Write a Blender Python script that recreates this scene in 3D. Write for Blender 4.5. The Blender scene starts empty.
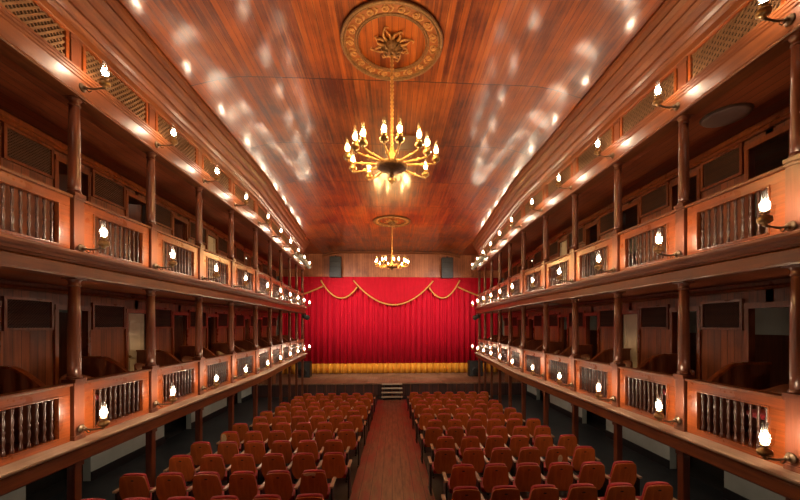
import bpy, bmesh, math, random
from mathutils import Vector, Matrix
R = random.Random(7)
PI = math.pi
scn = bpy.context.scene
C = scn.collection
E = 4.2                       # eye height above the corridor floor
F_PX = 356.0
YAW = 0.05

# ------------------------------------------------------------------ mesh builder
class MB:
    def __init__(s):
        s.v = []; s.f = []; s.sm = []
    def add(s, vs, fs, smooth=False):
        b = len(s.v); s.v += [tuple(p) for p in vs]
        s.f += [tuple(b + i for i in f) for f in fs]; s.sm += [smooth] * len(fs)
        return s
    def box(s, x0, x1, y0, y1, z0, z1, m=None):
        vs = [Vector(p) for p in ((x0,y0,z0),(x1,y0,z0),(x1,y1,z0),(x0,y1,z0),(x0,y0,z1),(x1,y0,z1),(x1,y1,z1),(x0,y1,z1))]
        if m: vs = [m @ p for p in vs]
        return s.add(vs, [(0,3,2,1),(4,5,6,7),(0,1,5,4),(1,2,6,5),(2,3,7,6),(3,0,4,7)])
    def bar(s, a, b, w, t, up=(0,0,1)):
        """a box from a to b, w wide across, t thick along up"""
        a = Vector(a); b = Vector(b); d = (b - a); L = d.length; d.normalize()
        u = Vector(up); sd = d.cross(u)
        if sd.length < 1e-5: sd = d.cross(Vector((1,0,0)))
        sd.normalize(); u = sd.cross(d)
        m = Matrix((( d.x, sd.x, u.x, a.x),(d.y, sd.y, u.y, a.y),(d.z, sd.z, u.z, a.z),(0,0,0,1)))
        return s.box(0, L, -w/2, w/2, -t/2, t/2, m)
    def lathe(s, prof, seg=12, m=None, smooth=True, cap=True):
        """prof: (radius, z) from bottom to top round the local z axis"""
        vs = []; fs = []
        for r, z in prof:
            for k in range(seg):
                a = 2*PI*k/seg; p = Vector((r*math.cos(a), r*math.sin(a), z)); vs.append(m @ p if m else p)
        for j in range(len(prof)-1):
            for k in range(seg):
                k2 = (k+1) % seg
                fs.append((j*seg+k, j*seg+k2, (j+1)*seg+k2, (j+1)*seg+k))
        if cap:
            fs.append(tuple(range(seg-1,-1,-1))); n = (len(prof)-1)*seg; fs.append(tuple(range(n, n+seg)))
        return s.add(vs, fs, smooth)
    def tube(s, pts, r, seg=8, smooth=True):
        pts = [Vector(p) for p in pts]; n = len(pts)
        rr = r if isinstance(r, (list, tuple)) else [r]*n
        vs = []; fs = []; ref = None
        for i, p in enumerate(pts):
            d = (pts[min(i+1,n-1)] - pts[max(i-1,0)]).normalized()
            if ref is None: ref = Vector((0,0,1)) if abs(d.z) < .9 else Vector((1,0,0))
            sd = d.cross(ref).normalized(); ref = sd.cross(d).normalized()
            for k in range(seg):
                a = 2*PI*k/seg
                vs.append(p + (sd*math.cos(a) + ref*math.sin(a))*rr[i])
        for i in range(n-1):
            for k in range(seg):
                k2 = (k+1) % seg
                fs.append((i*seg+k, i*seg+k2, (i+1)*seg+k2, (i+1)*seg+k))
        fs.append(tuple(range(seg-1,-1,-1))); fs.append(tuple(range((n-1)*seg, n*seg)))
        return s.add(vs, fs, smooth)
    def prism(s, poly, t0, t1, m=None, smooth_side=False):
        """poly (a, b) in local xz, extruded along local y from t0 to t1"""
        n = len(poly)
        vs = [Vector((a,t0,b)) for a,b in poly] + [Vector((a,t1,b)) for a,b in poly]
        if m: vs = [m @ p for p in vs]
        s.add(vs, [tuple(range(n)), tuple(range(2*n-1,n-1,-1))])
        b = len(s.v) - 2*n
        for i in range(n):
            j = (i+1) % n
            s.f.append((b+j, b+i, b+n+i, b+n+j)); s.sm.append(smooth_side)
        return s
    def sweep(s, rings, closed=True, smooth=False):
        """rings: equal-length lists of points along a path, joined up"""
        n = len(rings[0]); vs = [p for r in rings for p in r]; fs = []
        for i in range(len(rings)-1):
            for k in range(n if closed else n-1):
                k2 = (k+1) % n
                fs.append((i*n+k, (i+1)*n+k, (i+1)*n+k2, i*n+k2))
        if closed:
            fs.append(tuple(range(n))); m = (len(rings)-1)*n; fs.append(tuple(range(m+n-1, m-1, -1)))
        return s.add(vs, fs, smooth)
    def mesh(s, name, mat, bevel=0):
        me = bpy.data.meshes.new(name)
        me.from_pydata(s.v, [], s.f)
        me.polygons.foreach_set('use_smooth', s.sm)
        bm = bmesh.new(); bm.from_mesh(me)
        bmesh.ops.recalc_face_normals(bm, faces=bm.faces)
        if bevel:
            es = [e for e in bm.edges if len(e.link_faces) == 2 and e.calc_face_angle(0) > .7]
            bmesh.ops.bevel(bm, geom=es, offset=bevel, segments=2, affect='EDGES', profile=.7)
        bm.to_mesh(me); bm.free()
        if mat: me.materials.append(mat)
        return me
    def build(s, name, mat, parent=None, bevel=0):
        return link(name, s.mesh(name, mat, bevel), parent)

def link(name, data, parent=None):
    o = bpy.data.objects.new(name, data); C.objects.link(o)
    if parent: o.parent = parent
    return o
def tag(o, label=None, cat=None, group=None, kind=None):
    if label: o['label'] = label
    if cat: o['category'] = cat
    if group: o['group'] = group
    if kind: o['kind'] = kind
    return o
def empty(name, label, cat, loc, rz=0, group=None):
    o = link(name, None); o.empty_display_size = .1
    o.location = loc; o.rotation_euler = (0,0,rz)
    return tag(o, label, cat, group)
def struct(name, mb, mat, label=None):
    return tag(mb.build(name, mat), label, None, None, 'structure')
KIDS = {}
def copy_thing(root, loc, rz, label):
    if root.name not in KIDS:
        KIDS[root.name] = [(c, list(c.children)) for c in root.children]
    r = root.copy(); C.objects.link(r); r.location = loc; r.rotation_euler = (0,0,rz); r['label'] = label
    for ch, gs in KIDS[root.name]:
        c = ch.copy(); C.objects.link(c); c.parent = r
        for g in gs:
            d = g.copy(); C.objects.link(d); d.parent = c
    return r
ORD = 'zeroth first second third fourth fifth sixth seventh eighth ninth tenth eleventh twelfth thirteenth fourteenth'.split()

# ------------------------------------------------------------------ materials
def new_mat(name):
    m = bpy.data.materials.new(name); m.use_nodes = True
    nt = m.node_tree; nt.nodes.clear()
    out = nt.nodes.new('ShaderNodeOutputMaterial'); b = nt.nodes.new('ShaderNodeBsdfPrincipled')
    nt.links.new(b.outputs[0], out.inputs[0])
    return m, nt, b, out
def N(nt, t, **kw):
    n = nt.nodes.new(t)
    for k, v in kw.items(): setattr(n, k, v)
    return n
def math_node(nt, op, a, b=None):
    n = N(nt, 'ShaderNodeMath', operation=op)
    for i, x in enumerate((a, b)):
        if x is None: continue
        if isinstance(x, (int, float)): n.inputs[i].default_value = x
        else: nt.links.new(x, n.inputs[i])
    return n.outputs[0]
def mix(nt, fac, a, b, bt='MIX'):
    n = N(nt, 'ShaderNodeMix', data_type='RGBA', blend_type=bt)
    for i, x in ((0, fac), (6, a), (7, b)):
        if isinstance(x, (int, float)): n.inputs[i].default_value = x
        elif isinstance(x, (tuple, list)): n.inputs[i].default_value = (*x[:3], 1)
        else: nt.links.new(x, n.inputs[i])
    return n.outputs[2]
def ramp(nt, fac, stops):
    n = N(nt, 'ShaderNodeValToRGB'); el = n.color_ramp.elements
    while len(el) < len(stops): el.new(.5)
    for e, (p, c) in zip(el, stops): e.position = p; e.color = (*c, 1) if len(c) == 3 else c
    nt.links.new(fac, n.inputs[0]); return n.outputs[0]
def coords(nt, scale, space='Object'):
    tc = N(nt, 'ShaderNodeTexCoord'); mp = N(nt, 'ShaderNodeMapping'); mp.inputs['Scale'].default_value = scale
    nt.links.new(tc.outputs[space], mp.inputs[0]); return mp.outputs[0]
def noise(nt, vec, scale=1, detail=4, rough=.55, dist=0):
    n = N(nt, 'ShaderNodeTexNoise'); n.inputs['Scale'].default_value = scale
    n.inputs['Detail'].default_value = detail; n.inputs['Roughness'].default_value = rough; n.inputs['Distortion'].default_value = dist
    nt.links.new(vec, n.inputs['Vector']); return n.outputs[0]
def bump(nt, b, h, st=.2, dist=.01):
    n = N(nt, 'ShaderNodeBump'); n.inputs['Strength'].default_value = st; n.inputs['Distance'].default_value = dist
    nt.links.new(h, n.inputs['Height']); nt.links.new(n.outputs[0], b.inputs['Normal'])

def wood(name, dark, light, axis='x', rough=.3, fine=26, var=.25, coat=0.0):
    m, nt, b, _ = new_mat(name)
    sc = {'x': (1.2, fine, fine), 'y': (fine, 1.2, fine), 'z': (fine, fine, 1.2)}[axis]
    v = coords(nt, sc)
    n1 = noise(nt, v, 1, 5, .6, .6)
    n2 = noise(nt, coords(nt, (1.3, 1.3, 1.3)), 1.6, 3, .6)
    oi = N(nt, 'ShaderNodeObjectInfo')
    f = math_node(nt, 'ADD', math_node(nt, 'MULTIPLY', n1, .7), math_node(nt, 'MULTIPLY', n2, .45))
    col = ramp(nt, f, [(.35, dark), (.75, light)])
    hs = N(nt, 'ShaderNodeHueSaturation')
    val = math_node(nt, 'ADD', math_node(nt, 'MULTIPLY', oi.outputs['Random'], var), 1 - var/2)
    nt.links.new(val, hs.inputs['Value']); nt.links.new(col, hs.inputs['Color'])
    nt.links.new(hs.outputs[0], b.inputs['Base Color'])
    rr = math_node(nt, 'ADD', math_node(nt, 'MULTIPLY', n2, .25), rough - .12)
    nt.links.new(rr, b.inputs['Roughness'])
    b.inputs['Coat Weight'].default_value = coat; b.inputs['Coat Roughness'].default_value = .24
    bump(nt, b, n1, .15, .004)
    return m

def planks(name, dark, light, width, length, across=0, rough=.3, groove=.05, wear=None, off=(0,0), spec=.5, coat=0):
    """boards running along y (across=0: split along x); object coordinates in metres"""
    m, nt, b, _ = new_mat(name)
    tc = N(nt, 'ShaderNodeTexCoord'); sp = N(nt, 'ShaderNodeSeparateXYZ'); nt.links.new(tc.outputs['Object'], sp.inputs[0])
    ax = {0: (0,1), 1: (1,0), 2: (0,2), 3: (1,2)}[across]
    a = sp.outputs[ax[0]]; l = sp.outputs[ax[1]]
    ai = math_node(nt, 'DIVIDE', a, width); pid = math_node(nt, 'FLOOR', ai); fr = math_node(nt, 'FRACT', ai)
    li = math_node(nt, 'ADD', math_node(nt, 'DIVIDE', l, length), off[1]); lid = math_node(nt, 'FLOOR', li); lf = math_node(nt, 'FRACT', li)
    cb = N(nt, 'ShaderNodeCombineXYZ'); nt.links.new(pid, cb.inputs[0]); nt.links.new(lid, cb.inputs[1])
    wn = N(nt, 'ShaderNodeTexWhiteNoise', noise_dimensions='2D'); nt.links.new(cb.outputs[0], wn.inputs['Vector'])
    sc = [22, 22, 22]; sc[ax[1]] = .9
    g = noise(nt, coords(nt, sc), 1, 5, .62, .5)
    bl = noise(nt, coords(nt, (.55, .55, .55)), 1.7, 4, .6)
    f = math_node(nt, 'ADD', math_node(nt, 'MULTIPLY', g, .5), math_node(nt, 'MULTIPLY', bl, .6))
    f = math_node(nt, 'ADD', f, math_node(nt, 'MULTIPLY', math_node(nt, 'SUBTRACT', wn.outputs[0], .5), .17))
    col = ramp(nt, f, [(.40, dark), (.72, light)])
    if wear:
        sc2 = [7, 7, 7]; sc2[ax[1]] = .35
        w = noise(nt, coords(nt, sc2), 1, 6, .7)
        col = mix(nt, ramp(nt, w, [(.57, (0,0,0)), (.72, (.75,.75,.75))]), col, wear)
    gap = math_node(nt, 'MULTIPLY', math_node(nt, 'GREATER_THAN', fr, groove/2), math_node(nt, 'LESS_THAN', fr, 1-groove/2))
    seam = math_node(nt, 'MULTIPLY', math_node(nt, 'GREATER_THAN', lf, (.022 if coat else .008)/length), gap)
    col = mix(nt, seam, tuple(c*.22 for c in dark), col)
    nt.links.new(col, b.inputs['Base Color'])
    rr = math_node(nt, 'ADD', math_node(nt, 'MULTIPLY', bl, .3), rough - .15)
    rr = math_node(nt, 'ADD', rr, math_node(nt, 'MULTIPLY', wn.outputs[0], .1))
    nt.links.new(rr, b.inputs['Roughness']); b.inputs['Specular IOR Level'].default_value = spec
    b.inputs['Coat Weight'].default_value = coat; b.inputs['Coat Roughness'].default_value = .14; b.inputs['Coat IOR'].default_value = 1.55
    hh = math_node(nt, 'ADD', math_node(nt, 'MULTIPLY', seam, .6), math_node(nt, 'MULTIPLY', g, .35))
    hh = math_node(nt, 'ADD', hh, math_node(nt, 'MULTIPLY', wn.outputs[0], .25))
    bump(nt, b, hh, .35, .006)
    return m

def plain(name, col, rough=.6, metal=0, spec=.5, vary=.0, scale=8, sheen=0):
    m, nt, b, _ = new_mat(name)
    b.inputs['Roughness'].default_value = rough; b.inputs['Metallic'].default_value = metal
    b.inputs['Specular IOR Level'].default_value = spec; b.inputs['Sheen Weight'].default_value = sheen
    if vary:
        n = noise(nt, coords(nt, (1,1,1)), scale, 5, .6)
        c = ramp(nt, n, [(.3, tuple(x*(1-vary) for x in col)), (.7, tuple(min(1, x*(1+vary)) for x in col))])
        nt.links.new(c, b.inputs['Base Color'])
    else: b.inputs['Base Color'].default_value = (*col, 1)
    return m
def emit(name, col, st):
    m = bpy.data.materials.new(name); m.use_nodes = True; nt = m.node_tree; nt.nodes.clear()
    o = N(nt, 'ShaderNodeOutputMaterial'); e = N(nt, 'ShaderNodeEmission')
    e.inputs[0].default_value = (*col, 1); e.inputs[1].default_value = st
    nt.links.new(e.outputs[0], o.inputs[0]); return m
def lamp_glass(name, tint, diffuse=.18):
    m = bpy.data.materials.new(name); m.use_nodes = True; nt = m.node_tree; nt.nodes.clear()
    o = N(nt, 'ShaderNodeOutputMaterial'); t = N(nt, 'ShaderNodeBsdfTransparent'); t.inputs[0].default_value = (*tint, 1)
    g = N(nt, 'ShaderNodeBsdfGlossy'); g.inputs['Roughness'].default_value = .08
    d = N(nt, 'ShaderNodeBsdfTranslucent'); d.inputs[0].default_value = (*tint, 1)
    fr = N(nt, 'ShaderNodeFresnel'); fr.inputs[0].default_value = 1.45
    m1 = N(nt, 'ShaderNodeMixShader'); m1.inputs[0].default_value = diffuse
    nt.links.new(t.outputs[0], m1.inputs[1]); nt.links.new(d.outputs[0], m1.inputs[2])
    m2 = N(nt, 'ShaderNodeMixShader'); nt.links.new(fr.outputs[0], m2.inputs[0])
    nt.links.new(m1.outputs[0], m2.inputs[1]); nt.links.new(g.outputs[0], m2.inputs[2])
    nt.links.new(m2.outputs[0], o.inputs[0]); return m

M = {}
M['mahog']  = wood('varnished_mahogany', (.11,.019,.004), (.35,.078,.013), 'x', .30, 24, .2, .3)
M['mahogz'] = wood('varnished_mahogany_upright', (.10,.019,.005), (.28,.068,.014), 'z', .30, 24, .25, .3)
M['trim']   = wood('moulding_mahogany', (.085,.018,.006), (.235,.068,.016), 'y', .40, 18, .0, .1)
M['column'] = wood('column_wood', (.07,.018,.009), (.19,.055,.024), 'z', .33, 20, .3, .2)
M['balus']  = wood('baluster_wood', (.035,.012,.009), (.10,.038,.026), 'z', .3, 30, .3, .2)
M['ledge']  = wood('dusty_ledge_wood', (.22,.13,.085), (.42,.27,.18), 'y', .5, 14, .0, .0)
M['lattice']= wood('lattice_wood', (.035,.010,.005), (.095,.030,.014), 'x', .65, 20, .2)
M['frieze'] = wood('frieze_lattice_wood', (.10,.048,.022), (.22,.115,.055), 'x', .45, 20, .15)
M['ceil']   = planks('ceiling_boards', (.09,.013,.0025), (.42,.098,.009), .115, 2.65, 0, .40, .05, (.46,.16,.04), (0,.175), .32, .6)
M['soffit'] = planks('soffit_boards', (.13,.026,.008), (.34,.080,.022), .16, 40, 0, .42, .05)
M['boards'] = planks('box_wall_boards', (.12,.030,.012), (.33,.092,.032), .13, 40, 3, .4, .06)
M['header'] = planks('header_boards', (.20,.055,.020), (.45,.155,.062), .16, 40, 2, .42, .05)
M['floor']  = plain('dark_painted_floor', (.018,.018,.02), .55, vary=.3, scale=3)
M['rake']   = plain('dark_raked_floor', (.03,.016,.014), .6, vary=.4, scale=3)
M['plaster']= plain('grey_green_plaster', (.50,.52,.46), .85, vary=.14, scale=1.2)
M['base']   = plain('black_skirting', (.015,.015,.016), .5)
M['black']  = plain('black_paint', (.012,.012,.013), .5)
M['grille'] = plain('black_speaker_grille', (.03,.032,.034), .6, vary=.5, scale=60)
M['iron']   = plain('dark_cast_iron', (.03,.027,.026), .45, .6)
M['brass']  = plain('aged_brass', (.36,.22,.09), .35, .75, vary=.3, scale=20)
M['bronze'] = plain('dull_bronze', (.13,.085,.05), .42, .5, vary=.3, scale=20)
M['gilt']   = plain('gilded_carving', (.46,.23,.075), .48, .15, vary=.35, scale=25)
M['giltdk'] = plain('dark_gilded_carving', (.20,.10,.038), .5, .15, vary=.4, scale=25)
M['bandwood'] = wood('medallion_band_wood', (.16,.040,.008), (.36,.11,.022), 'x', .45, 10, 0)
M['rope']   = plain('gold_fringe', (.62,.30,.07), .7, vary=.3, scale=40)
M['seatred']= plain('red_seat_cloth', (.40,.010,.018), .8, vary=.2, scale=12, sheen=.2)
M['seatwood']=wood('seat_back_plywood', (.32,.070,.012), (.60,.155,.030), 'z', .40, 18, .35, .15)
M['armwood']= wood('pale_armrest_wood', (.34,.20,.11), (.60,.42,.27), 'y', .4, 18, .3)
M['patch']  = plain('cream_foam', (.65,.48,.26), .8, vary=.2, scale=20)
M['tread']  = plain('pale_stair_tread', (.42,.36,.27), .5, vary=.15)
M['cream']  = plain('cream_door_paint', (.62,.55,.42), .6, vary=.1, scale=3)
M['disc']   = plain('frosted_lamp_cover', (.20,.13,.11), .35, vary=.05)
M['stagefl']= planks('stage_boards', (.16,.085,.05), (.36,.21,.125), .15, 3, 0, .45, .05)
M['stagefr']= planks('stage_front_boards', (.035,.014,.014), (.09,.032,.03), .4, 40, 2, .6, .06)
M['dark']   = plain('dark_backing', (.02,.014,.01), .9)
M['bulb']   = emit('lit_white_bulb', (1.0,.80,.58), 270)
M['flame']  = emit('lit_amber_bulb', (1.0,.66,.30), 430)
M['glass']  = lamp_glass('clear_lamp_chimney', (1,.97,.92), .05)
M['aglass'] = lamp_glass('amber_lamp_chimney', (1,.92,.72), .05)

def velvet(name, a, b_):
    m, nt, b, _ = new_mat(name)
    n = noise(nt, coords(nt, (5, 5, .6)), 1.5, 4)
    nt.links.new(ramp(nt, n, [(.3, a), (.7, b_)]), b.inputs['Base Color'])
    b.inputs['Roughness'].default_value = .75; b.inputs['Sheen Weight'].default_value = .05
    b.inputs['Sheen Tint'].default_value = (1,.3,.3,1); b.inputs['Specular IOR Level'].default_value = .2
    return m
M['velvet'] = velvet('red_velvet', (.44,.002,.016), (.58,.003,.026))
M['swag']   = velvet('red_velvet_swag', (.40,.002,.012), (.52,.003,.020))
M['hem']    = velvet('gold_velvet_hem', (.62,.25,.02), (.78,.36,.04))

def aisle_mat():
    m, nt, b, _ = new_mat('worn_red_aisle_boards')
    tc = N(nt, 'ShaderNodeTexCoord'); sp = N(nt, 'ShaderNodeSeparateXYZ'); nt.links.new(tc.outputs['Object'], sp.inputs[0])
    fr = math_node(nt, 'FRACT', math_node(nt, 'DIVIDE', sp.outputs[0], .21))
    seam = math_node(nt, 'GREATER_THAN', fr, .05)
    g = noise(nt, coords(nt, (9, .6, 9)), 1.5, 6, .7)
    w = noise(nt, coords(nt, (2.2, .5, 2)), 1.6, 5, .65)
    wood_c = ramp(nt, g, [(.3, (.085,.034,.018)), (.7, (.34,.17,.095))])
    ed = math_node(nt, 'MULTIPLY', math_node(nt, 'ABSOLUTE', sp.outputs[0]), .36)
    red = ramp(nt, math_node(nt, 'ADD', w, ed), [(.60, (0,0,0)), (.82, (.85,.85,.85))])
    c = mix(nt, red, wood_c, (.30,.008,.014))
    c = mix(nt, seam, (.03,.008,.006), c)
    nt.links.new(c, b.inputs['Base Color']); b.inputs['Roughness'].default_value = .42
    bump(nt, b, g, .2, .005)
    return m
M['aisle'] = aisle_mat()

# ------------------------------------------------------------------ the plan of the hall
ZC = [3.72, 5.28, 6.88, 8.54, 10.21, 11.98, 13.76, 15.53, 17.33, 19.08, 20.88]   # column lines, near to stage
NC = len(ZC)
def fx(y): return 4.5 + max(0, y - 11.98)*.076           # half width at the column line
def fpt(s, y): return Vector((s*fx(y), y, 0))
def fn(s, y):                                            # towards the room
    if y < 11.9: k = 0
    elif y < 12.05: k = .038
    else: k = .076
    return Vector((-s, k, 0)).normalized() if s > 0 else Vector((1, k, 0)).normalized()
def path(s, y0=-2.0, y1=20.97): return [(s, y) for y in (y0, 11.98, y1)]
def ring(s, y, prof): # prof: (towards room, z above eye)
    p = fpt(s, y); n = fn(s, y)
    return [p + n*a + Vector((0,0,E+z)) for a, z in prof]
def bay_frame(s, i):
    a = fpt(s, ZC[i]); b = fpt(s, ZC[i+1]); d = b - a; L = d.length; d.normalize()
    n = Vector((-d.y, d.x, 0)) if s > 0 else Vector((d.y, -d.x, 0))
    return (a+b)/2, math.atan2(-n.x, n.y), L
def col_frame(s, i):
    n = fn(s, ZC[i]) if i > 5 else fn(s, 5)
    return fpt(s, ZC[i]), math.atan2(-n.x, n.y)
SIDE = {-1: 'left', 1: 'right'}
ntrim = [0]
def trim(s, prof, mat, y0=-2.0, y1=20.97):
    ntrim[0] += 1
    mb = MB(); mb.sweep([ring(s, y, prof) for _, y in path(s, y0, y1)])
    return struct('trim_%d' % ntrim[0], mb, mat)

LOW, UP, TOP = -1.62, 1.0, 3.2      # ledge tops of the two galleries, underside of the top cornice (above eye)
for s in (-1, 1):
    # lower gallery front: fascia and dusty ledge
    trim(s, [(-.1,-1.90),(.17,-1.90),(.19,-1.88),(.19,-1.72),(.16,-1.70),(-.1,-1.70)], M['trim'])
    trim(s, [(-.1,-1.695),(.21,-1.695),(.27,-1.675),(.29,-1.65),(.29,-1.63),(.27,-1.62),(-.1,-1.62)], M['ledge'])
    # upper gallery front
    trim(s, [(-.1,.66),(.15,.66),(.17,.68),(.17,.82),(.14,.84),(-.1,.84)], M['trim'])
    trim(s, [(-.1,.845),(.16,.845),(.17,.87),(.20,.88),(.22,.91),(.26,.93),(.28,.96),(.28,.985),(.26,1.0),(-.1,1.0)], M['trim'])
    # top cornice with its ledge
    trim(s, [(-.1,TOP),(.13,TOP),(.14,3.22),(.11,3.25),(.10,3.27),(.115,3.46),(.13,3.475),(.13,3.50),(-.1,3.50)], M['trim'])
    trim(s, [(-.1,3.505),(.12,3.505),(.135,3.52),(.135,3.545),(.15,3.555),(.15,3.58),(.06,3.60),(-.1,3.60)], M['trim'])
    # stepped moulding up to the ceiling
    trim(s, [(-.1,4.085),(.025,4.085),(.035,4.10),(.035,4.20),(.07,4.22),(.085,4.25),(.075,4.28),(.12,4.31),(.15,4.35),(.15,4.38),(.13,4.40),
             (.21,4.47),(.24,4.53),(.235,4.57),(.30,4.62),(.34,4.69),(.33,4.73),(.39,4.78),(.41,4.84),(.36,4.92),(-.1,4.92)], M['trim'])

# ceiling: a shallow vault of boards
def ceil_z(t): return 5.115 + .02*(1-t*t) - 1.13*.035*math.log(1 + math.exp((abs(t)-.80)/.035))
mb = MB(); rings = []
for y in (-2.0, 4, 8, 11.98, 16, 20.97, 25.0):
    hw = fx(min(y, 20.97)) - .385
    rings.append([Vector((hw*t, y, E + ceil_z(t))) for t in [k/40-1 for k in range(81)]])
mb.sweep(rings, False, True)
struct('ceiling', mb, M['ceil'])
mb = MB()
for s in (-1, 1): mb.box(min(s*4.7, s*8.3), max(s*4.7, s*8.3), 20.98, 25.0, E+4.92, E+4.96)
mb.box(-8.3, 8.3, -2.1, 25.9, E+5.4, E+5.5)
struct('ceiling_side', mb, M['soffit'])

# floors
mb = MB(); mb.box(-8.3, 8.3, -2.2, 26, -.15, 0); struct('floor', mb, M['floor'])
def rake(y): return 1.09 - .0757*(y - 4.79)          # height of the raked floor
def rk_half(y): return 4.40 if y < 12 else 4.40 + (y-12)*.076
YEND = 4.79 + 1.085/.0757
mb = MB(); 
ys = [1.5, 12, YEND]
mb.sweep([[Vector((x0, y, 0.002)), Vector((x1, y, .002)), Vector((x1, y, rake(y))), Vector((x0, y, rake(y)))]
          for y in ys for x0, x1 in ((-rk_half(y), rk_half(y)),)])
struct('floor_raked', mb, M['rake'])
mb = MB()
mb.sweep([[Vector((-.80, y, rake(y)+.002)), Vector((.80, y, rake(y)+.002)), Vector((.80, y, rake(y)+.02)), Vector((-.80, y, rake(y)+.02))] for y in (1.5, YEND-.2)])
mb.box(-.80, .80, YEND-.2, 20.0, .002, .02)
struct('floor_aisle', mb, M['aisle'])

# gallery floors out to the outer walls, and their soffits
for s in (-1, 1):
    for nm, z0, z1 in (('lower', -1.86, -1.66), ('upper', .69, .96), ('attic', 3.24, 3.4)):
        mb = MB(); rg = []
        for y in (-2.0, 11.98, 20.9):
            a = fpt(s, y) + fn(s, y)*.06
            rg.append([Vector((a.x, a.y, E+z0)), Vector((s*8.2, a.y, E+z0)), Vector((s*8.2, a.y, E+z1)), Vector((a.x, a.y, E+z1))])
        mb.sweep(rg); struct('floor_%s_%s' % (SIDE[s], nm), mb, M['soffit'])
    # near-black sheet standing in for the unlit attic behind the frieze lattice
    trim(s, [(-.30,3.45),(-.26,3.45),(-.26,4.4),(-.30,4.4)], M['dark'])
    # beam over the box back wall
    trim(s, [(-1.40,3.06),(-1.33,3.06),(-1.30,3.10),(-1.33,3.14),(-1.33,3.23),(-1.40,3.23)], M['mahogz'], -2, 20.9)
    trim(s, [(-1.40,.56),(-1.33,.56),(-1.31,.60),(-1.33,.63),(-1.33,.685),(-1.40,.685)], M['mahogz'], -2, 20.9)

# outer walls: grey plaster piers with dark passages at floor level
for s in (-1, 1):
    mb = MB(); x0, x1 = (8.1, 8.3)
    a, b = min(s*x0, s*x1), max(s*x0, s*x1)
    gaps = [(3.5, 5.2), (8.3, 10.0), (13.1, 14.8), (17.9, 19.6)]
    y = -2.0
    for g0, g1 in gaps + [(21.0, 21.0)]:
        mb.box(a, b, y, g0, 0, E-1.85); y = g1
    mb.box(a, b, -2, 26, E-1.85, E+5.4)
    struct('wall_%s' % SIDE[s], mb, M['plaster'])
    mb = MB(); y = -2.0; c, d = min(s*8.1, s*8.07), max(s*8.1, s*8.07)
    for g0, g1 in gaps + [(21.0, 21.0)]:
        mb.box(c, d, y, g0, 0, .24); y = g1
    struct('baseboard_%s' % SIDE[s], mb, M['base'])
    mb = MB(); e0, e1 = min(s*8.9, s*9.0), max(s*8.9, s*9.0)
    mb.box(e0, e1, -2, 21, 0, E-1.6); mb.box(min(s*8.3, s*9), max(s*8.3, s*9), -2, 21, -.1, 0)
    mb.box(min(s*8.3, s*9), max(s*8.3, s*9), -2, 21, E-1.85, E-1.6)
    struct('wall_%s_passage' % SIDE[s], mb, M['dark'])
mb = MB(); mb.box(-9, 9, -2.2, -2.0, 0, E+5.4); struct('wall_rear', mb, M['header'])

# box back walls with a doorway at every column line
WB = -1.40; DW = .30
for s in (-1, 1):
    for nm, zf, zt in (('lower', -1.66, .70), ('upper', .96, 3.25)):
        mb = MB()
        for i in range(-1, NC-1):
            if i < 0:
                ctr = (fpt(s, 2.0) + fpt(s, ZC[0]))/2; _, rz, _ = bay_frame(s, 0); L = ZC[0]-2.0
            else: ctr, rz, L = bay_frame(s, i)
            L *= 1 + .076*0
            m = Matrix.Translation(ctr) @ Matrix.Rotation(rz, 4, 'Z')
            ex = (.10 if i == 4 else .11 if i > 4 else 0)/2
            mb.box(-L/2+DW-ex*.5, L/2-DW+ex*.5, WB-.08, WB, E+zf, E+zt, m)
            mb.box(-L/2-.06, -L/2+DW, WB-.08, WB, E+zf+1.93, E+zt, m)
            mb.box(L/2-DW, L/2+.06, WB-.08, WB, E+zf+1.93, E+zt, m)
        mb.box(min(s*5.9, s*5.98), max(s*5.9, s*5.98), -2, 1.9, E+zf, E+zt)
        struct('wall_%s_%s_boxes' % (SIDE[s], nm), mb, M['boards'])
ndoor = [0]
for s in (-1, 1):
    for nm, zf in (('lower', -1.66), ('upper', .96)):
        for i in range(NC-1):
            p, rz = col_frame(s, i)
            ndoor[0] += 1
            fr = MB(); y0, y1 = WB, WB+.035
            for sx in (-1, 1): fr.box(min(sx*DW, sx*(DW+.07)), max(sx*DW, sx*(DW+.07)), y0+.001, y1, 0, 2.0)
            fr.box(-DW-.07, DW+.07, y0+.001, y1+.01, 1.93, 2.02)
            d = fr.build('door_%d' % ndoor[0], M['mahogz']); d['kind'] = 'structure'
            d.location = (p.x, p.y, E+zf); d.rotation_euler = (0,0,rz)
            pale = (nm == 'lower' and i == 3) or (nm == 'upper' and i == 5)
            if pale:
                lf = MB().box(-DW+.01, DW-.01, WB-.06, WB-.02, .02, 1.92).build('door_leaf', M['cream'], d)
                pn = MB()
                for z0, z1 in ((.2,.85),(1.0,1.75)):
                    pn.box(-.2,.2,WB-.021,WB-.012,z0,z0+.03); pn.box(-.2,.2,WB-.021,WB-.012,z1-.03,z1)
                    pn.box(-.2,-.17,WB-.021,WB-.012,z0,z1); pn.box(.17,.2,WB-.021,WB-.012,z0,z1)
                pn.build('panel_moulding', M['cream'], lf)
                MB().lathe([(.012,0),(.03,.02),(.03,.04),(.012,.06)], 10, Matrix.Translation((.22,WB-.02,.95)) @ Matrix.Rotation(-PI/2,4,'X')).build('door_knob', M['brass'], lf)
            else:   # a leaf swung back into the passage
                m = Matrix.Translation((-DW+.02, WB-.09, 0)) @ Matrix.Rotation(-1.25, 4, 'Z')
                MB().box(0, .56, -.02, .02, .02, 1.90, m).build('door_leaf', M['column'], d)

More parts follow.
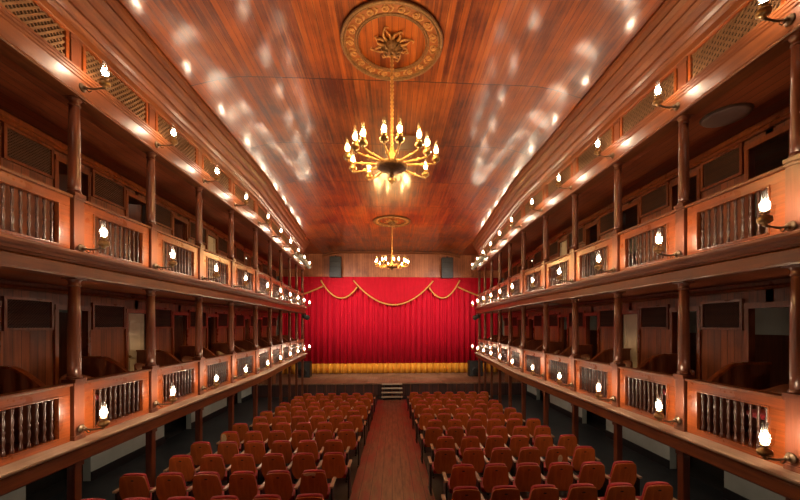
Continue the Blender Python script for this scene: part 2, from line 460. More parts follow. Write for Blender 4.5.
# ------------------------------------------------------------------ repeated pieces of the gallery fronts
def lattice_mb(mb, w, h, sp, t, y0, y1, z0=0):
    """crossed diagonal strips filling a w x h opening centred on x"""
    for sg, ya, yb in ((1, y0, (y0+y1)/2), (-1, (y0+y1)/2, y1)):
        c = -w/2 - h
        while c < w/2 + h:
            c += sp
            pts = []
            # line x = c + sg*(z)   (sg=1) or x = c + h - z
            def X(z): return c + z if sg > 0 else c + h - z
            za, zb = 0, h
            xa, xb = X(0), X(h)
            lo, hi = -w/2, w/2
            if sg > 0: za = max(0, lo - c); zb = min(h, hi - c)
            else: za = max(0, c + h - hi); zb = min(h, c + h - lo)
            if zb - za < .03: continue
            a = Vector((X(za), 0, z0+za)); b = Vector((X(zb), 0, z0+zb))
            d = (b-a).normalized(); nrm = Vector((d.z, 0, -d.x))*t/2
            mb.prism([((a+nrm).x, (a+nrm).z), ((b+nrm).x, (b+nrm).z), ((b-nrm).x, (b-nrm).z), ((a-nrm).x, (a-nrm).z)], ya, yb)
    return mb

BAL = [(.024,0),(.024,.05),(.015,.06),(.020,.075),(.012,.09),(.020,.14),(.024,.18),(.018,.22),(.012,.25),(.021,.262),(.021,.288),(.012,.30),
       (.018,.33),(.024,.37),(.020,.41),(.012,.46),(.020,.475),(.015,.49),(.024,.50),(.024,.55)]
bal_me = MB().lathe([(r*.80, z) for r, z in BAL], 8).mesh('baluster', M['balus'])
LV = {'lower': (LOW, 'lower gallery'), 'upper': (UP, 'upper gallery')}
cache = {}
def get(key, fn_):
    if key not in cache: cache[key] = fn_()
    return cache[key]

def balustrade(s, i, lv):
    z, word = LV[lv]; ctr, rz, L = bay_frame(s, i)
    n = NC-1-i
    root = empty('balustrade_panel', 'reddish wooden balustrade panel with turned balusters, %s, %s side, %s bay from the stage' % (word, SIDE[s], ORD[n]),
                 'balustrade', (ctr.x, ctr.y, E+z), rz, 'balustrade panels of the galleries')
    hl = L/2 - .105; Lk = round(L, 3)
    def frame():
        mb = MB()
        mb.box(-hl, hl, -.035, .035, .0, .095); mb.box(-hl, hl, -.035, .035, .64, .77)
        mb.box(-hl, -hl+.185, -.034, .036, .095, .64); mb.box(hl-.185, hl, -.034, .036, .095, .64)
        return mb.mesh('frame', M['mahog'], .006)
    def rail():
        return MB().box(-hl-.005, hl+.005, -.075, .075, .772, .81).mesh('handrail', M['trim'], .01)
    def bead():
        mb = MB(); a = hl-.185
        mb.box(-a-.02, a+.02, .037, .05, .075, .095); mb.box(-a-.02, a+.02, .037, .05, .64, .66)
        mb.box(-a-.02, -a, .037, .05, .095, .64); mb.box(a, a+.02, .037, .05, .095, .64)
        return mb.mesh('beading', M['mahogz'], .003)
    link('frame', get(('f', Lk), frame), root); link('handrail', get(('r', Lk), rail), root); link('beading', get(('b', Lk), bead), root)
    w = 2*(hl-.185); nb = 10
    for k in range(nb):
        o = link('baluster', bal_me, root); o.location = (-w/2 + w*(k+.5)/nb, 0, .0925)
    return root

def col_mesh(h, r):
    base = MB().box(-r*1.25, r*1.25, -r*1.25, r*1.25, 0, .05).lathe([(r*1.15,.05),(r*1.2,.065),(r*1.1,.085),(r,.10)], 16).mesh('base', M['column'])
    shaft = MB().lathe([(r,.10),(r*1.0,.3),(r*.95,h*.6),(r*.84,h-.14)], 16).mesh('shaft', M['column'])
    cap = MB().lathe([(r*.84,h-.14),(r*1.0,h-.13),(r*1.0,h-.115),(r*.86,h-.105),(r*.9,h-.07),(r*1.15,h-.045),(r*1.2,h-.04)], 16)\
              .box(-r*1.25, r*1.25, -r*1.25, r*1.25, h-.04, h).mesh('capital', M['column'])
    ped = MB().box(-.082, .082, -.07, .07, -.81, -.0).box(-.092,.092,-.08,.08,-.81,-.75).box(-.092,.092,-.08,.08,-.04,0).mesh('pedestal', M['column'], .005)
    return base, shaft, cap, ped
cm = {'lower': col_mesh(.686+.81-.004, .076), 'upper': col_mesh(TOP+.036-1.81-.004, .072)}
def column(s, i, lv):
    z, word = LV[lv]; p, rz = col_frame(s, i)
    root = empty('gallery_column', 'dark wooden column with pedestal, %s, %s side, %s from the stage' % (word, SIDE[s], ORD[NC-i]),
                 'column', (p.x, p.y, E+z+.81), rz, 'columns of the galleries')
    root['kind'] = 'thing'
    for nm, me in zip(('base', 'shaft', 'capital', 'pedestal'), cm[lv]): link(nm, me, root)
post_me = MB().box(-.058,.058,-.058,.058, .12, E-1.90-.10).mesh('shaft', M['column'], .02)
post_b = MB().box(-.075,.075,-.075,.075, .003, .12).mesh('base', M['column'], .008)
post_c = MB().box(-.075,.075,-.075,.075, E-2.0, E-1.905).mesh('capital', M['column'], .008)
def post(s, i):
    p, rz = col_frame(s, i)
    root = empty('floor_post', 'square wooden post under the lower gallery, %s side, %s from the stage' % (SIDE[s], ORD[NC-i]), 'post', (p.x, p.y, 0), rz,
                 'posts under the lower gallery')
    for nm, me in (('shaft', post_me), ('base', post_b), ('capital', post_c)): link(nm, me, root)

def lattice_panel(s, i):
    ctr, rz, L = bay_frame(s, i); Lk = round(L, 3); n = NC-1-i
    root = empty('frieze_lattice', 'wooden lattice vent panel above the top cornice, %s side, %s bay from the stage' % (SIDE[s], ORD[n]), 'lattice panel',
                 (ctr.x, ctr.y, E+3.602), rz, 'lattice vents under the ceiling')
    w, h = L-.22, .48
    def fr():
        mb = MB(); mb.box(-w/2, w/2, -.02, .03, 0, .035).box(-w/2, w/2, -.02, .03, h-.035, h).box(-w/2, -w/2+.05, -.02, .03, .035, h-.035).box(w/2-.05, w/2, -.02, .03, .035, h-.035)
        return mb.mesh('frame', M['mahog'])
    link('frame', get(('lf', Lk), fr), root)
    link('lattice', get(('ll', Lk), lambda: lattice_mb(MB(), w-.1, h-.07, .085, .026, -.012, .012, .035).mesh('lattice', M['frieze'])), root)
pil_me = MB().box(-.08,.08,-.05,.03,.0,.48).box(-.095,.095,-.05,.04,0,.06).box(-.095,.095,-.05,.04,.42,.48).mesh('frieze_pilaster', M['column'], .005)
def pilaster(s, i):
    p, rz = col_frame(s, i)
    o = link('frieze_pilaster', pil_me); o.location = (p.x, p.y, E+3.602); o.rotation_euler = (0,0,rz)
    tag(o, 'short dark pilaster between the lattice vents, %s side, %s from the stage' % (SIDE[s], ORD[NC-i]), 'pilaster', 'pilasters under the ceiling')

def box_lattice(s, i, lv):
    zf = -1.66 if lv == 'lower' else .96
    ctr, rz, L = bay_frame(s, i); Lk = round(L, 3); n = NC-1-i
    root = empty('wall_lattice', 'dark lattice panel on the %s box wall, %s side, %s bay from the stage' % (lv, SIDE[s], ORD[n]), 'lattice panel',
                 (ctr.x, ctr.y, E+zf+1.57), rz, 'lattice panels in the box walls')
    w, h = L-.80, .53; y = WB+.001
    def fr():
        mb = MB(); mb.box(-w/2, w/2, y, y+.045, 0, .045).box(-w/2, w/2, y, y+.045, h-.045, h).box(-w/2, -w/2+.045, y, y+.045, .045, h-.045).box(w/2-.045, w/2, y, y+.045, .045, h-.045)
        return mb.mesh('frame', M['mahogz'])
    link('frame', get(('bf', Lk), fr), root)
    link('shade_backing', get(('bb', Lk), lambda: MB().box(-w/2+.045, w/2-.045, y, y+.008, .045, h-.045).mesh('shade_backing', M['dark'])), root)  # near-black sheet put in for the shade behind the strips
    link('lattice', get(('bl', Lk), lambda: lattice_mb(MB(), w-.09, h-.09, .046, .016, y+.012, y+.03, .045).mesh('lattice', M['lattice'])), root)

def partition_mesh():
    # low wall between two boxes: sweeps up in a curve from the front rail to the back wall (local y: 0 = column line, negative = back)
    top = []
    for k in range(15):
        t = k/14; y = -.12 - t*1.26
        z = .62 + .42*(1 - math.cos(PI*min(1, t*1.6)))/2
        top.append((y, z))
    poly = [(-.12, 0)] + top + [(-1.38, 0)]
    m = Matrix.Rotation(PI/2, 4, 'Z')
    # prism works in local xz, extruded along y; rotate so that x -> y
    panel = MB().prism(poly, -.025, .025, m).mesh('panel', M['column'])
    cap = MB()
    for k in range(14):
        a, b = top[k], top[k+1]
        cap.bar((0, a[0], a[1]+.02), (0, b[0]-.004, b[1]+.02), .09, .036)
    return panel, cap.mesh('capping', M['mahogz'])
part_me = partition_mesh()
def partition(s, i):
    p, rz = col_frame(s, i)
    root = empty('box_partition', 'low curved wooden partition between two lower boxes, %s side, %s from the stage' % (SIDE[s], ORD[NC-i]), 'partition',
                 (p.x, p.y, E-1.655), rz, 'partitions between the lower boxes')
    link('panel', part_me[0], root); link('capping', part_me[1], root)

# armchairs inside the lower boxes: dark rounded backs seen over the rail
def chair_proto():
    root = empty('box_chair', '', 'chair', (0,0,0), 0, 'chairs in the lower boxes')
    pts = []
    mb = MB()
    rg = []
    for k in range(13):
        a = PI*(k/12); r = .25
        c = Vector((math.cos(a)*r, -math.sin(a)*r*.8, 0))
        d = c.normalized()
        hz = .86 - .14*abs(math.cos(a))**2
        rg.append([c + Vector((0,0,.40)), c + d*.035 + Vector((0,0,.40)), c + d*.045 + Vector((0,0,hz)), c + d*.01 + Vector((0,0,hz))])
    mb.sweep(rg, True, True); mb.build('backrest', M['column'], root)
    MB().lathe([(.22,.40),(.24,.42),(.24,.45),(.22,.47)], 16).build('seat', M['seatred'], root)
    for x, y in ((-.17,.12),(.17,.12),(-.17,-.15),(.17,-.15)):
        MB().lathe([(.014,.0),(.02,.40)], 8, Matrix.Translation((x,y,0))).build('leg', M['column'], root)
    return root

# ------------------------------------------------------------------ wall lamps
def lamp_parts(parent_arm, base, glass, bulb, sc=1.0, up=True):
    """reservoir, burner, chimney and bulb standing at base (local), as sub-parts of an arm"""
    m = Matrix.Translation(base) @ Matrix.Scale(sc, 4)
    res = MB().lathe([(.02,-.03),(.03,-.02),(.02,-.005),(.06,.005),(.075,.02),(.078,.05),(.07,.075),(.045,.09),(.03,.10),(.03,.112),(.05,.118),(.052,.135),(.044,.14)], 14, m)
    res.build('oil_reservoir', M['brass'] , parent_arm)
    ch = MB().lathe([(.036,.14),(.042,.16),(.052,.19),(.055,.22),(.048,.255),(.034,.29),(.029,.33),(.030,.37),(.038,.40)], 14, m, True, False)
    ch.build('glass_chimney', glass, parent_arm)
    MB().lathe([(.004,.15),(.018,.17),(.027,.195),(.027,.22),(.015,.255),(.003,.28)], 8, m).build('bulb', bulb, parent_arm)
def sconce_proto():
    root = empty('wall_lamp', '', 'wall lamp', (0,0,0), 0, 'oil style lamps along the galleries')
    mb = MB(); rot = Matrix.Rotation(-PI/2, 4, 'X')      # z -> +y
    mb.lathe([(.055,0),(.06,.008),(.05,.02),(.03,.028),(.024,.045),(.03,.055),(.018,.07)], 14, rot)
    mb.build('rosette', M['bronze'], root)
    arm = MB().tube([(0,.05,0),(0,.10,-.012),(0,.16,-.018),(0,.22,-.010),(0,.27,.0),(0,.31,.005)], [.014,.012,.015,.012,.014,.02], 8)
    arm.tube([(0,.06,-.02),(0,.10,-.06),(0,.13,-.05),(0,.125,-.025)], .007, 6)
    a = arm.build('bracket', M['bronze'], root)
    lamp_parts(a, (0,.31,.03), M['glass'], M['bulb'], .92)
    return root

# ------------------------------------------------------------------ place the gallery fronts
for s in (-1, 1):
    for i in range(NC):
        for lv in ('lower', 'upper'): column(s, i, lv)
        post(s, i); pilaster(s, i); partition(s, i)
        if i < NC-1:
            for lv in ('lower', 'upper'):
                balustrade(s, i, lv); box_lattice(s, i, lv)
            lattice_panel(s, i)
proto = None
for s in (-1, 1):
    for lv, z, off, word in (('lower', LOW+.15, .09, 'front of the lower gallery'), ('upper', UP+.09, .09, 'front of the upper gallery'), ('top', 3.37, .105, 'top cornice')):
        for i in range(NC):
            p, rz = col_frame(s, i); n = fn(s, 5) if i <= 5 else fn(s, ZC[i])
            loc = p + n*off + Vector((0,0,E+z))
            lab = 'glass chimney lamp on the %s, %s side, %s from the stage' % (word, SIDE[s], ORD[NC-i])
            if proto is None:
                proto = sconce_proto(); proto['label'] = lab; proto.location = loc; proto.rotation_euler = (0,0,rz)
            else: copy_thing(proto, loc, rz, lab)
cp = None
for s in (-1, 1):
    for i in range(NC-1):
        ctr, rz, L = bay_frame(s, i)
        m = Matrix.Translation(ctr) @ Matrix.Rotation(rz, 4, 'Z')
        for dx, dy in ((.05, -.60),):
            q = m @ Vector((dx*s, dy, 0))
            lab = 'dark round-backed chair inside the lower box, %s side, %s bay from the stage' % (SIDE[s], ORD[NC-1-i])
            loc = (q.x, q.y, E-1.655); r_ = rz + R.uniform(-.3,.3)
            if cp is None: cp = chair_proto(); cp['label'] = lab; cp.location = loc; cp.rotation_euler = (0,0,r_)
            else: copy_thing(cp, loc, r_, lab)

# round lamp covers on the soffits
def disc(x, y, z, lab):
    root = empty('soffit_lamp', lab, 'ceiling lamp', (x, y, z), 0, 'round lamp covers on the soffits')
    MB().lathe([(.24,-.05),(.29,-.035),(.30,-.012)], 28).build('cover', M['disc'], root)
    MB().lathe([(.31,-.012),(.32,-.001)], 28).build('rim', M['bronze'], root)
disc(5.15, 5.25, E+3.24, 'unlit round lamp cover on the soffit of the upper boxes, right side')
disc(5.1, 11.3, E+.69, 'unlit round lamp cover on the soffit of the lower boxes, right side')
disc(-5.1, 11.9, E+.69, 'unlit round lamp cover on the soffit of the lower boxes, left side')

# unseen lamps under the lower gallery, and others added to light the box corridors
M['corr'] = emit('lit_corridor_lamp', (1,.86,.66), 17)
M['corr2'] = emit('added_box_corridor_lamp', (1,.84,.62), 6)
def corridor_lamp(s, y, x, z, k, where, mt):
    root = empty('corridor_lamp', 'round white corridor lamp %s, %s side, %s from the stage' % (where, SIDE[s], ORD[k]), 'ceiling lamp', (s*x, y, E+z), 0, 'corridor lamps')
    MB().lathe([(.17,-.03),(.18,-.001)], 20).build('rim', M['bronze'], root)
    MB().lathe([(.10,-.06),(.15,-.045),(.16,-.03)], 20).build('cover', mt, root)
for s in (-1, 1):
    for k, y in enumerate((19.5, 16.2, 12.9, 9.6, 6.3, 3.0)):
        corridor_lamp(s, y, 6.6, -1.86, k+1, 'under the lower gallery', M['corr'])
    for where, z in (('added unseen behind the lower boxes', .69), ('added unseen behind the upper boxes', 3.24)):
        for k, y in enumerate((17.5, 12.5, 7.6, 4.2)): corridor_lamp(s, y, 6.25 if y < 12 else 6.85, z, k+1, where, M['corr2'])
    mb = MB()
    for zf in (-1.66, .96): mb.box(min(s*8.06, s*8.1), max(s*8.06, s*8.1), -2, 21, E+zf, E+zf+1.45)
    ntrim[0] += 1; struct('trim_%d' % ntrim[0], mb, M['column'])

# ------------------------------------------------------------------ ceiling medallions and chandeliers
def medallion(y, lab):
    root = empty('ceiling_medallion', lab, 'ceiling medallion', (0, y, E+5.12), 0, 'carved medallions of the ceiling')
    ringm = MB()
    def circ(r, z, tr, seg=64):
        pts = [(r*math.cos(2*PI*k/seg), r*math.sin(2*PI*k/seg), z) for k in range(seg+1)]
        ringm.tube(pts, tr, 6)
    circ(.90, -.02, .030); circ(.85, -.015, .014); circ(.66, -.015, .018); circ(.62,-.01,.010)
    MB().lathe([(.64,-.012),(.89,-.012),(.89,.03),(.64,.03),(.64,-.012)], 64, None, False, False).build('band', M['bandwood'], root)
    ringm.build('rim', M['giltdk'], root)
    sc = MB(); nsc = 18
    for k in range(nsc):
        a0 = 2*PI*k/nsc
        pts = []
        for j in range(13):
            t = j/12; th = t*1.6*2*PI; rr = .065*(1-.72*t)
            pts.append((.755 + rr*math.cos(th)*1.0, a0 + (rr*math.sin(th))/.755 + .02, -.02))
        sc.tube([(r*math.cos(a), r*math.sin(a), z) for r, a, z in pts], [.017-.008*(j/12) for j in range(13)], 6)
        # leaf between the scrolls
        am = a0 + PI/nsc
        sc.tube([(r*math.cos(am+d), r*math.sin(am+d), -.015) for r, d in ((.69,-.06),(.73,.0),(.77,.03),(.82,-.03))], [.010,.020,.018,.006], 6)
    sc.build('scrollwork', M['gilt'], root)
    ro = MB()
    for k in range(8):
        a = 2*PI*k/8 + PI/8; ln = .36 if k % 2 else .30
        for sgn in (-1, 1):
            ro.tube([(r*math.cos(a+sgn*d), r*math.sin(a+sgn*d), z) for r, d, z in ((.10,.05,-.03),(.18,.28,-.03),(.26,.22,-.03),(ln,.03,-.02))], [.018,.026,.020,.008], 6)
        ro.tube([(ln*math.cos(a), ln*math.sin(a), -.02), ((ln+.05)*math.cos(a+.12), (ln+.05)*math.sin(a+.12), -.02), ((ln+.02)*math.cos(a+.25), (ln+.02)*math.sin(a+.25), -.02)], [.014,.014,.006], 6)
    ro.build('rosette', M['gilt'], root)
    bs = MB().lathe([(.05,-.20),(.07,-.18),(.06,-.15),(.11,-.12),(.15,-.08),(.16,-.04),(.14,-.0)], 20)
    for k in range(8):
        a = 2*PI*k/8
        bs.tube([(r*math.cos(a), r*math.sin(a), z) for r, z in ((.08,-.14),(.15,-.13),(.19,-.09),(.17,-.05))], [.016,.022,.018,.008], 6)
    bs.build('boss', M['giltdk'], root)
medallion(6.5, 'large carved gilded ceiling medallion over the nearer chandelier')
medallion(17.6, 'carved gilded ceiling medallion over the chandelier closer to the stage')

def chandelier_proto():
    root = empty('chandelier', 'large nearer chandelier of amber glass chimney lamps hanging over the aisle', 'chandelier', (0, 6.5, E+2.9), 0, 'hanging chandeliers')
    rod = MB(); pr = []
    zz = .32
    while zz < 2.02:
        pr += [(.022, zz), (.034, zz+.012), (.034, zz+.03), (.022, zz+.042)]; zz += .075
    rod.lathe(pr, 10); rod.build('rod', M['gilt'], root)
    MB().lathe([(.03,-.20),(.05,-.17),(.03,-.13),(.10,-.09),(.24,-.06),(.29,-.02),(.29,.01),(.24,.03),(.20,.02),(.12,.04)], 24).build('hub', M['giltdk'], root)
    MB().lathe([(.12,.04),(.13,.07),(.09,.11),(.06,.16),(.075,.19),(.06,.22),(.045,.26),(.04,.32)], 20).build('bell', M['gilt'], root)
    for a, rr in ((-9,.80),(9,.80),(-36,.80),(-50,.80),(-80,.80),(-112,.80),(-146,.82),(180,.82),(128,.84),(80,.80),(57,.72),(35,.78)):
        th = math.radians(a); d = Vector((math.sin(th), -math.cos(th), 0))
        P = lambda r, z: tuple(d*r + Vector((0,0,z)))
        arm = MB().tube([P(.16,.03), P(.3,.0), P(.45,.0), P(.6,-.01), P(rr,.0)], [.024,.02,.022,.016,.018], 8)
        arm.tube([P(.50,.0), P(.53,-.02), P(.56,.02)], [.02,.028,.02], 8)
        ao = arm.build('arm', M['gilt'], root)
        lamp_parts(ao, P(rr,.035), M['aglass'], M['flame'], .95)
    return root
ch1 = chandelier_proto()
copy_thing(ch1, (0, 17.6, E+2.9), .25, 'smaller-looking chandelier of amber lamps hanging in front of the red curtain')

# a square hatch in the boards behind the nearer chandelier
mb = MB(); mb.box(-.36,.36,-.36,.36,-.012,.03)
root = empty('ceiling_hatch', 'dark square hatch in the ceiling boards behind the nearer chandelier', 'hatch', (.42, 10.0, E+5.12))
mb.build('panel', M['column'], root)
fr = MB(); 
for a, b_, c, d in ((-.42,.42,-.42,-.36),(-.42,.42,.36,.42),(-.42,-.36,-.36,.36),(.36,.42,-.36,.36)): fr.box(a,b_,c,d,-.02,.03)
fr.build('frame', M['trim'], root)

# ------------------------------------------------------------------ the stage
SF = .78; SY = 21.05; CY = 25.2
mb = MB(); mb.box(-8.1, 8.1, SY-.06, 26.0, SF-.07, SF); struct('floor_stage', mb, M['stagefl'])
mb = MB(); mb.box(-8.1, 8.1, SY, SY+.08, 0, SF-.07); struct('wall_stage_front', mb, M['stagefr'])
mb = MB()
for k in range(19):
    x = -4.95 + k*.55
    mb.box(x-.03, x+.03, SY-.03, SY, .0, SF-.072)
ntrim[0] += 1; struct('trim_%d' % ntrim[0], mb, M['column'])
mb = MB(); zb = E+3.36
mb.prism([(-8.3, zb), (8.3, zb), (8.3, E+5.4), (-8.3, E+5.4)], 24.9, 25.0); struct('wall_front', mb, M['header'])
ntrim[0] += 1; mb = MB(); mb.box(-8.0, 8.0, 24.80, 24.898, zb-.02, zb+.14).box(-8.0,8.0,24.84,24.898,zb+.14,zb+.26); struct('trim_%d' % ntrim[0], mb, M['header'])
ntrim[0] += 1; mb = MB()
rg = []
for k in range(33):
    t = k/16-1; x = (fx(20.97)-.385)*t; z = E+ceil_z(t)
    rg.append([Vector((x, 24.78, z-.10)), Vector((x, 24.78, z-.02)), Vector((x, 24.90, z-.02)), Vector((x, 24.90, z-.16))])
mb.sweep(rg); struct('trim_%d' % ntrim[0], mb, M['trim'])
for s in (-1, 1):
    mb = MB(); mb.box(min(s*6.75, s*8.3), max(s*6.75, s*8.3), 20.98, 21.04, SF, E+4.92); struct('wall_%s_wing' % SIDE[s], mb, M['header'])
mb = MB(); mb.box(-8.3, 8.3, 25.9, 26.0, 0, E+5.4); struct('wall_stage_back', mb, M['dark'])

# pleated curtain with its gold hem
def pleat(x):
    return .075*math.sin(x*2*PI/.42 + 1.3*math.sin(x*.9)) + .03*math.sin(x*2*PI/.185 + 2*math.sin(x*1.7)) + .03*math.sin(x*2.1)
def cloth_grid(zs, half=7.6, n=900):
    vs = []; fs = []
    for z, amp in zs:
        for k in range(n+1):
            x = -half + 2*half*k/n
            vs.append(Vector((x, CY + pleat(x)*amp, z)))
    for j in range(len(zs)-1):
        for k in range(n):
            a = j*(n+1)+k; fs.append((a, a+1, a+n+2, a+n+1))
    return MB().add(vs, fs, True)
root = empty('stage_curtain', 'tall pleated red velvet stage curtain with a gold hem', 'curtain', (0, CY, SF))
hz = SF + .72
for nm, mt, zs in (('drape', 'velvet', [(hz-.02, 1.0), (E+.5, .95), (E+2.4, .85), (E+3.5, .6)]), ('hem', 'hem', [(SF+.03, 1.1), (hz, 1.03)])):
    o = cloth_grid(zs).build(nm, M[mt], root); o.location = (0, -CY, -SF)
    md = o.modifiers.new('thick', 'SOLIDIFY'); md.thickness = .012

# swags of the valance: (x0, x1, drop, z of left end, z of right end)
def px(x, d): return (x - 392)*d/F_PX
def pz(y, d): return E + (325 - y)*d/F_PX
VY = 24.98
def swag(x0, x1, za, zb_, sag, lab, depth):
    root = empty('valance_swag', lab, 'swag', ((x0+x1)/2, VY, E+3.5), 0, 'swags above the stage curtain')
    o3 = Vector(root.location)
    n, mr = 48, 12
    def edge(t): return za + (zb_-za)*t - sag*4*t*(1-t)
    top = E+3.46
    vs = []; fs = []
    for j in range(mr+1):
        v = j/mr
        for k in range(n+1):
            t = k/n; z = top + (edge(t)-top)*v
            hang = 4*t*(1-t)
            y = VY - depth - .06*hang*math.sin(v*PI) - .022*math.sin(v*mr*1.35)*hang - .012*math.sin(t*40)*(1-v)
            vs.append(Vector((x0+(x1-x0)*t, y, z)) - o3)
    for j in range(mr):
        for k in range(n):
            a = j*(n+1)+k; fs.append((a, a+1, a+n+2, a+n+1))
    c = MB().add(vs, fs, True).build('cloth', M['swag'], root)
    md = c.modifiers.new('thick', 'SOLIDIFY'); md.thickness = .015
    fb = MB(); pts = [Vector((x0+(x1-x0)*k/n, VY-depth-.03, edge(k/n))) - o3 for k in range(n+1)]
    fb.tube(pts, .055, 6)
    fb.build('gold_fringe', M['rope'], root)
D = 25.0
swag(px(354,D), px(433,D), pz(281,D), pz(281,D), 1.68, 'wide central red swag with gold fringe above the stage curtain', .10)
swag(px(322,D), px(357.5,D), pz(281,D), pz(287.5,D), .98, 'scalloped red swag with gold fringe, left of the central swag', .04)
swag(px(429,D), px(460,D), pz(287.5,D), pz(280,D), .98, 'scalloped red swag with gold fringe, right of the central swag', .04)
swag(px(288,D), px(324,D), pz(300,D), pz(286.5,D), .06, 'outermost slanting red swag edge at the left end of the valance', -.08)
swag(px(458,D), px(494,D), pz(286.5,D), pz(300,D), .06, 'outermost slanting red swag edge at the right end of the valance', -.08)

# steps up to the stage
root = empty('stage_steps', 'pale open stair of four treads leading up to the stage', 'steps', (0, 20.3, 0))
for k in range(4):
    z = SF - .02 - k*.19; y = 20.86 - k*.29 - 20.3
    MB().box(-.60, .60, y-.14, y+.14, z-.045, z).build('tread', M['tread'], root, .006)
for sx in (-.46, .46):
    MB().bar((sx, .68, SF-.10), (sx, -.42, .05), .05, .10).build('stringer', M['iron'], root)
for sx in (-.46, .46):
    MB().box(sx-.025, sx+.025, -.40, -.35, .022, .14).build('foot', M['iron'], root)

# loudspeakers on the header and black cabinets at the stage sides
def line_array(x0, x1, lab):
    d = 24.4; X0, X1 = px(x0, d), px(x1, d); z0, z1 = pz(277.5, d), pz(257, d); w = X1-X0
    root = empty('hanging_speaker', lab, 'speaker', ((X0+X1)/2, d, z0), 0, 'black speakers on the header')
    MB().box(-w/2, w/2, 0, .34, 0, z1-z0).build('cabinet', M['black'], root, .02)
    for k in range(4):
        h = (z1-z0)/4
        MB().box(-w/2+.04, w/2-.04, -.03, .0, k*h+.03, (k+1)*h-.03).build('grille', M['grille'], root, .008)
    MB().box(-.04,.04,.12,.2, z1-z0, z1-z0+.10).box(-w*.4,w*.4,.13,.19,z1-z0,z1-z0+.03).build('hanging_bracket', M['iron'], root)
line_array(330, 341.5, 'black loudspeaker hung on the header over the curtain, left of the chandelier')
line_array(442, 453.5, 'black loudspeaker hung on the header over the curtain, right of the chandelier')
def cabinet(xa, xb, lab):
    d = 23.4; X0, X1 = px(xa, d), px(xb, d); w = X1-X0; h = 1.02
    root = empty('stage_speaker', lab, 'speaker', ((X0+X1)/2, d, SF+.002), 0, 'black cabinets on the stage')
    MB().box(-w/2, w/2, 0, .6, 0, h).build('cabinet', M['black'], root, .02)
    MB().box(-w/2+.05, w/2-.05, -.02, 0, .06, h-.06).build('grille', M['grille'], root, .01)
    MB().lathe([(.28,0),(.28,.01),(.2,.02)], 20, Matrix.Translation((0,-.02,.36)) @ Matrix.Rotation(PI/2,4,'X')).build('woofer', M['black'], root)
cabinet(297, 311, 'black speaker cabinet standing on the stage beside the left end of the hem')
cabinet(470, 484, 'black speaker cabinet standing on the stage beside the right end of the hem')

# spotlights at the stage ends of the galleries
def par_can(root_or_none, loc, direction, name, lab=None, grp=None, energy=0):
    d = Vector(direction).normalized()
    q = d.to_track_quat('Z', 'Y').to_matrix().to_4x4()
    return q, d
def rig(s):
    y0, y1 = 17.2, 20.7
    root = empty('spotlight_bar', 'bar of pale stage spotlights on the top cornice beside the stage, %s side' % SIDE[s], 'spotlights', (0,0,0), 0, 'stage lights at the gallery ends')
    def P(y, off, z): return fpt(s, y) + fn(s, y)*off + Vector((0,0,E+z))
    o3 = P(19.0, .42, 3.52); root.location = o3
    bar = MB().tube([P(y0,.42,3.52)-o3, P(y1,.42,3.52)-o3], .03, 8)
    for y in (17.6, 19.1, 20.5): bar.bar(P(y,.10,3.42)-o3, P(y,.42,3.52)-o3, .04, .03)
    bar.build('bar', M['iron'], root)
    for k, y in enumerate((17.5, 18.4, 19.3, 20.2)):
        p = P(y, .42, 3.36); tgt = Vector((s*(-2.5 + 2.0*k)*.8, CY, E-.3 + .5*(k % 2)))
        d = (tgt - p).normalized(); q = d.to_track_quat('Z', 'Y').to_matrix().to_4x4()
        m = Matrix.Translation(p - o3) @ q
        can = MB().lathe([(.05,-.22),(.10,-.20),(.105,.10),(.125,.12),(.125,.18)], 14, m, True, False)
        can.lathe([(.0001,-.22),(.05,-.22)], 14, m, True, False)
        c = can.build('spotlight', M['can'], root)
        c.modifiers.new('thick', 'SOLIDIFY').thickness = .006
        MB().lathe([(.0001,-.02),(.09,-.02),(.09,-.03)], 14, m).build('lens', M['lens'], c)
        MB().bar(p - o3 + Vector((0,0,.10)), p - o3 + Vector((0,0,.17)), .03, .03, (1,0,0)).build('yoke', M['iron'], c)
        L = bpy.data.lights.new('stage_spot', 'SPOT'); L.energy = SPOT_W; L.spot_size = 1.7; L.spot_blend = .9; L.color = (1,.86,.74); L.shadow_soft_size = .08
        lo = bpy.data.objects.new('stage_spot', L); C.objects.link(lo); lo.location = p + d*.30
        lo.rotation_euler = d.to_track_quat('-Z', 'Y').to_euler()
SPOT_W = 235
M['can'] = plain('pale_grey_spotlight_housing', (.42,.42,.38), .4, .3)
M['lens'] = emit('lit_spotlight_lens', (1,.88,.75), 3)
for s in (-1, 1): rig(s)
for s in (-1, 1):
    p = fpt(s, 20.3) + fn(s, 20.3)*.27 + Vector((0,0,E+.46))
    root = empty('small_spotlight', 'small black spotlight hung under the end of the upper gallery, %s side' % SIDE[s], 'spotlight', p, 0, 'small spotlights by the stage')
    d = Vector((-s*.5, 1, -.3)).normalized(); q = d.to_track_quat('Z','Y').to_matrix().to_4x4()
    MB().lathe([(.06,-.2),(.12,-.17),(.12,.10),(.15,.12),(.15,.18)], 14, q).build('housing', M['black'], root)
    MB().bar((0,0,.10), (0,0,.20), .05, .04, (1,0,0)).bar((0,0,.19),(s*.18,0,.205),.05,.02).build('yoke', M['iron'], root)

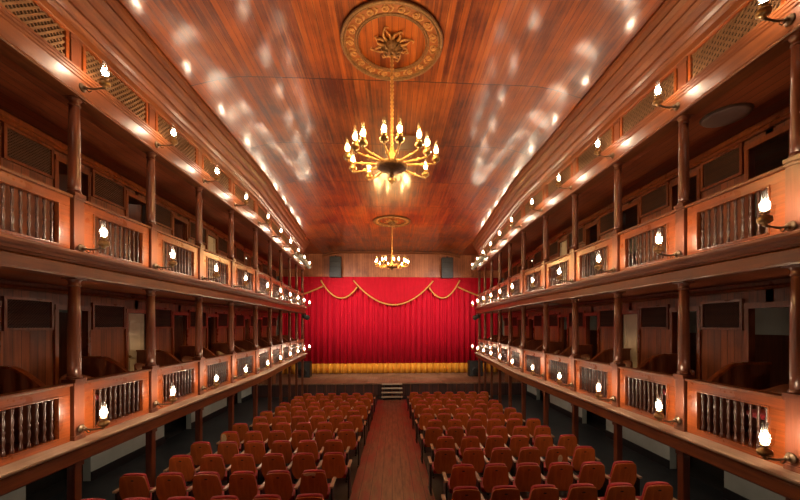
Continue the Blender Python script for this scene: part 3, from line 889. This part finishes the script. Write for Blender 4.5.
# ------------------------------------------------------------------ the seats of the stalls
SW = .547
def seat_proto():
    root = empty('theatre_seat', '', 'theatre seat', (0,0,0), 0, 'red wooden-backed seats of the stalls')
    th = math.radians(11)
    # local: +y towards the stage (the sitter faces +y); the back leans towards -y
    tilt = Matrix.Translation((0, -.02, .40)) @ Matrix.Rotation(th, 4, 'X')
    def outline(g, top):
        h = [(-.150,.0),(.150,.0),(.205,.06),(.238,.17),(.236,.24),(.205,top-.045),(.185,top-.012),(.155,top-.002),(.08,top+.006),(0,top+.008),
             (-.08,top+.006),(-.155,top-.002),(-.185,top-.012),(-.205,top-.045),(-.236,.24),(-.238,.17),(-.205,.06)]
        return [(x*g, z) for x, z in h]
    MB().prism(outline(.92, .475), -.012, .010, tilt).build('back_panel', M['seatwood'], root, .004)
    MB().prism(outline(.86, .490), .012, .065, tilt).build('back_cushion', M['seatred'], root, .022)
    pl = [(.026*math.cos(2*PI*k/12), .405+.011*math.sin(2*PI*k/12)) for k in range(12)]
    MB().prism(pl, -.0145, -.0115, tilt).build('grip_slot', M['black'], root)
    MB().box(-.212,.212,.03,.46,.37,.45).build('seat_cushion', M['seatred'], root, .03)
    arm_me = MB().box(-.028,.028,-.10,.27,.605,.635).mesh('armrest', M['armwood'], .008)
    std = MB().box(-.016,.016,-.06,.20,.03,.605).box(-.02,.02,-.12,.28,.0,.03).mesh('leg', M['iron'], .004)
    for nm, me in (('armrest', arm_me), ('leg', std)):
        o = link(nm, me, root); o.location = (SW/2, 0, 0)
    return root, arm_me, std
sp, arm_me, std_me = seat_proto()
first = True
for k in range(13):
    yrow = 4.79 + .965*k; nrow = 13 - k
    for s in (-1, 1):
        start = (1.97, 1.86)[s > 0] if k % 2 == 0 else (2.25, 2.14)[s > 0]
        cnt = 7 if (k == 12 and s > 0) else 6
        for j in range(cnt):
            x = s*(start + j)*SW
            lab = 'red seat with wooden back, %s from the aisle, %s row from the stage, %s block' % (ORD[j+1], ORD[nrow], SIDE[s])
            special = {(4,-1,5): 'torn', (1,-1,0): 'peel', (2,1,4): 'worn'}.get((k, s, j))
            if special == 'torn': lab = 'seat with a torn cream patch on its wooden back, outer end of the left block'
            if special == 'peel': lab = 'aisle seat whose wooden back is peeling along its top edge, left block'
            if special == 'worn': lab = 'seat with a pale oval worn spot on its wooden back, right block'
            y = yrow + (.13 if s > 0 else 0)
            loc = (x, y, rake(y)+.004)
            rz = R.uniform(-.015,.015)
            o = copy_thing(sp, loc, rz, lab)
            # the leftmost seat of a block also carries the armrest on its other side
            if (s < 0 and j == cnt-1) or (s > 0 and j == 0):
                for nm, me in (('armrest', arm_me), ('leg', std_me)):
                    q = link(nm, me, o); q.location = (-SW/2, 0, 0)
            tilt = Matrix.Translation((0, -.02, .40)) @ Matrix.Rotation(math.radians(11), 4, 'X')
            if special:
                poly = {'torn': [(-.19,.27),(-.09,.25),(-.06,.34),(-.07,.42),(-.11,.465),(-.165,.452)],
                        'peel': [(-.15,.44),(-.10,.425),(-.04,.44),(.03,.43),(.04,.465),(.0,.478),(-.10,.475),(-.15,.468)],
                        'worn': [(.06+.045*math.cos(2*PI*a/14), .27+.085*math.sin(2*PI*a/14)) for a in range(14)]}[special]
                q = MB().prism(poly, -.0165, -.0115, tilt).build('patch', M['patch'], o); q['label'] = 'cream worn patch'
for ch in list(sp.children): bpy.data.objects.remove(ch)
bpy.data.objects.remove(sp)

# ------------------------------------------------------------------ camera, world, exposure
cam = bpy.data.cameras.new('camera'); co = bpy.data.objects.new('camera', cam); C.objects.link(co)
cam.sensor_width = 36; cam.sensor_fit = 'HORIZONTAL'; cam.lens = F_PX/800*36
cam.shift_x = -(392 + F_PX*YAW - 400)/800
cam.shift_y = 75/800
cam.clip_start = .05
co.location = (0, 0, E); co.rotation_euler = (PI/2, 0, -math.atan(YAW))
scn.camera = co
w = bpy.data.worlds.new('world'); scn.world = w; w.use_nodes = True
w.node_tree.nodes['Background'].inputs[0].default_value = (.02,.02,.025,1)
w.node_tree.nodes['Background'].inputs[1].default_value = .3
scn.view_settings.view_transform = 'Standard'; scn.view_settings.look = 'None'
scn.view_settings.gamma = 1; scn.view_settings.use_curve_mapping = False
scn.view_settings.exposure = 0.7
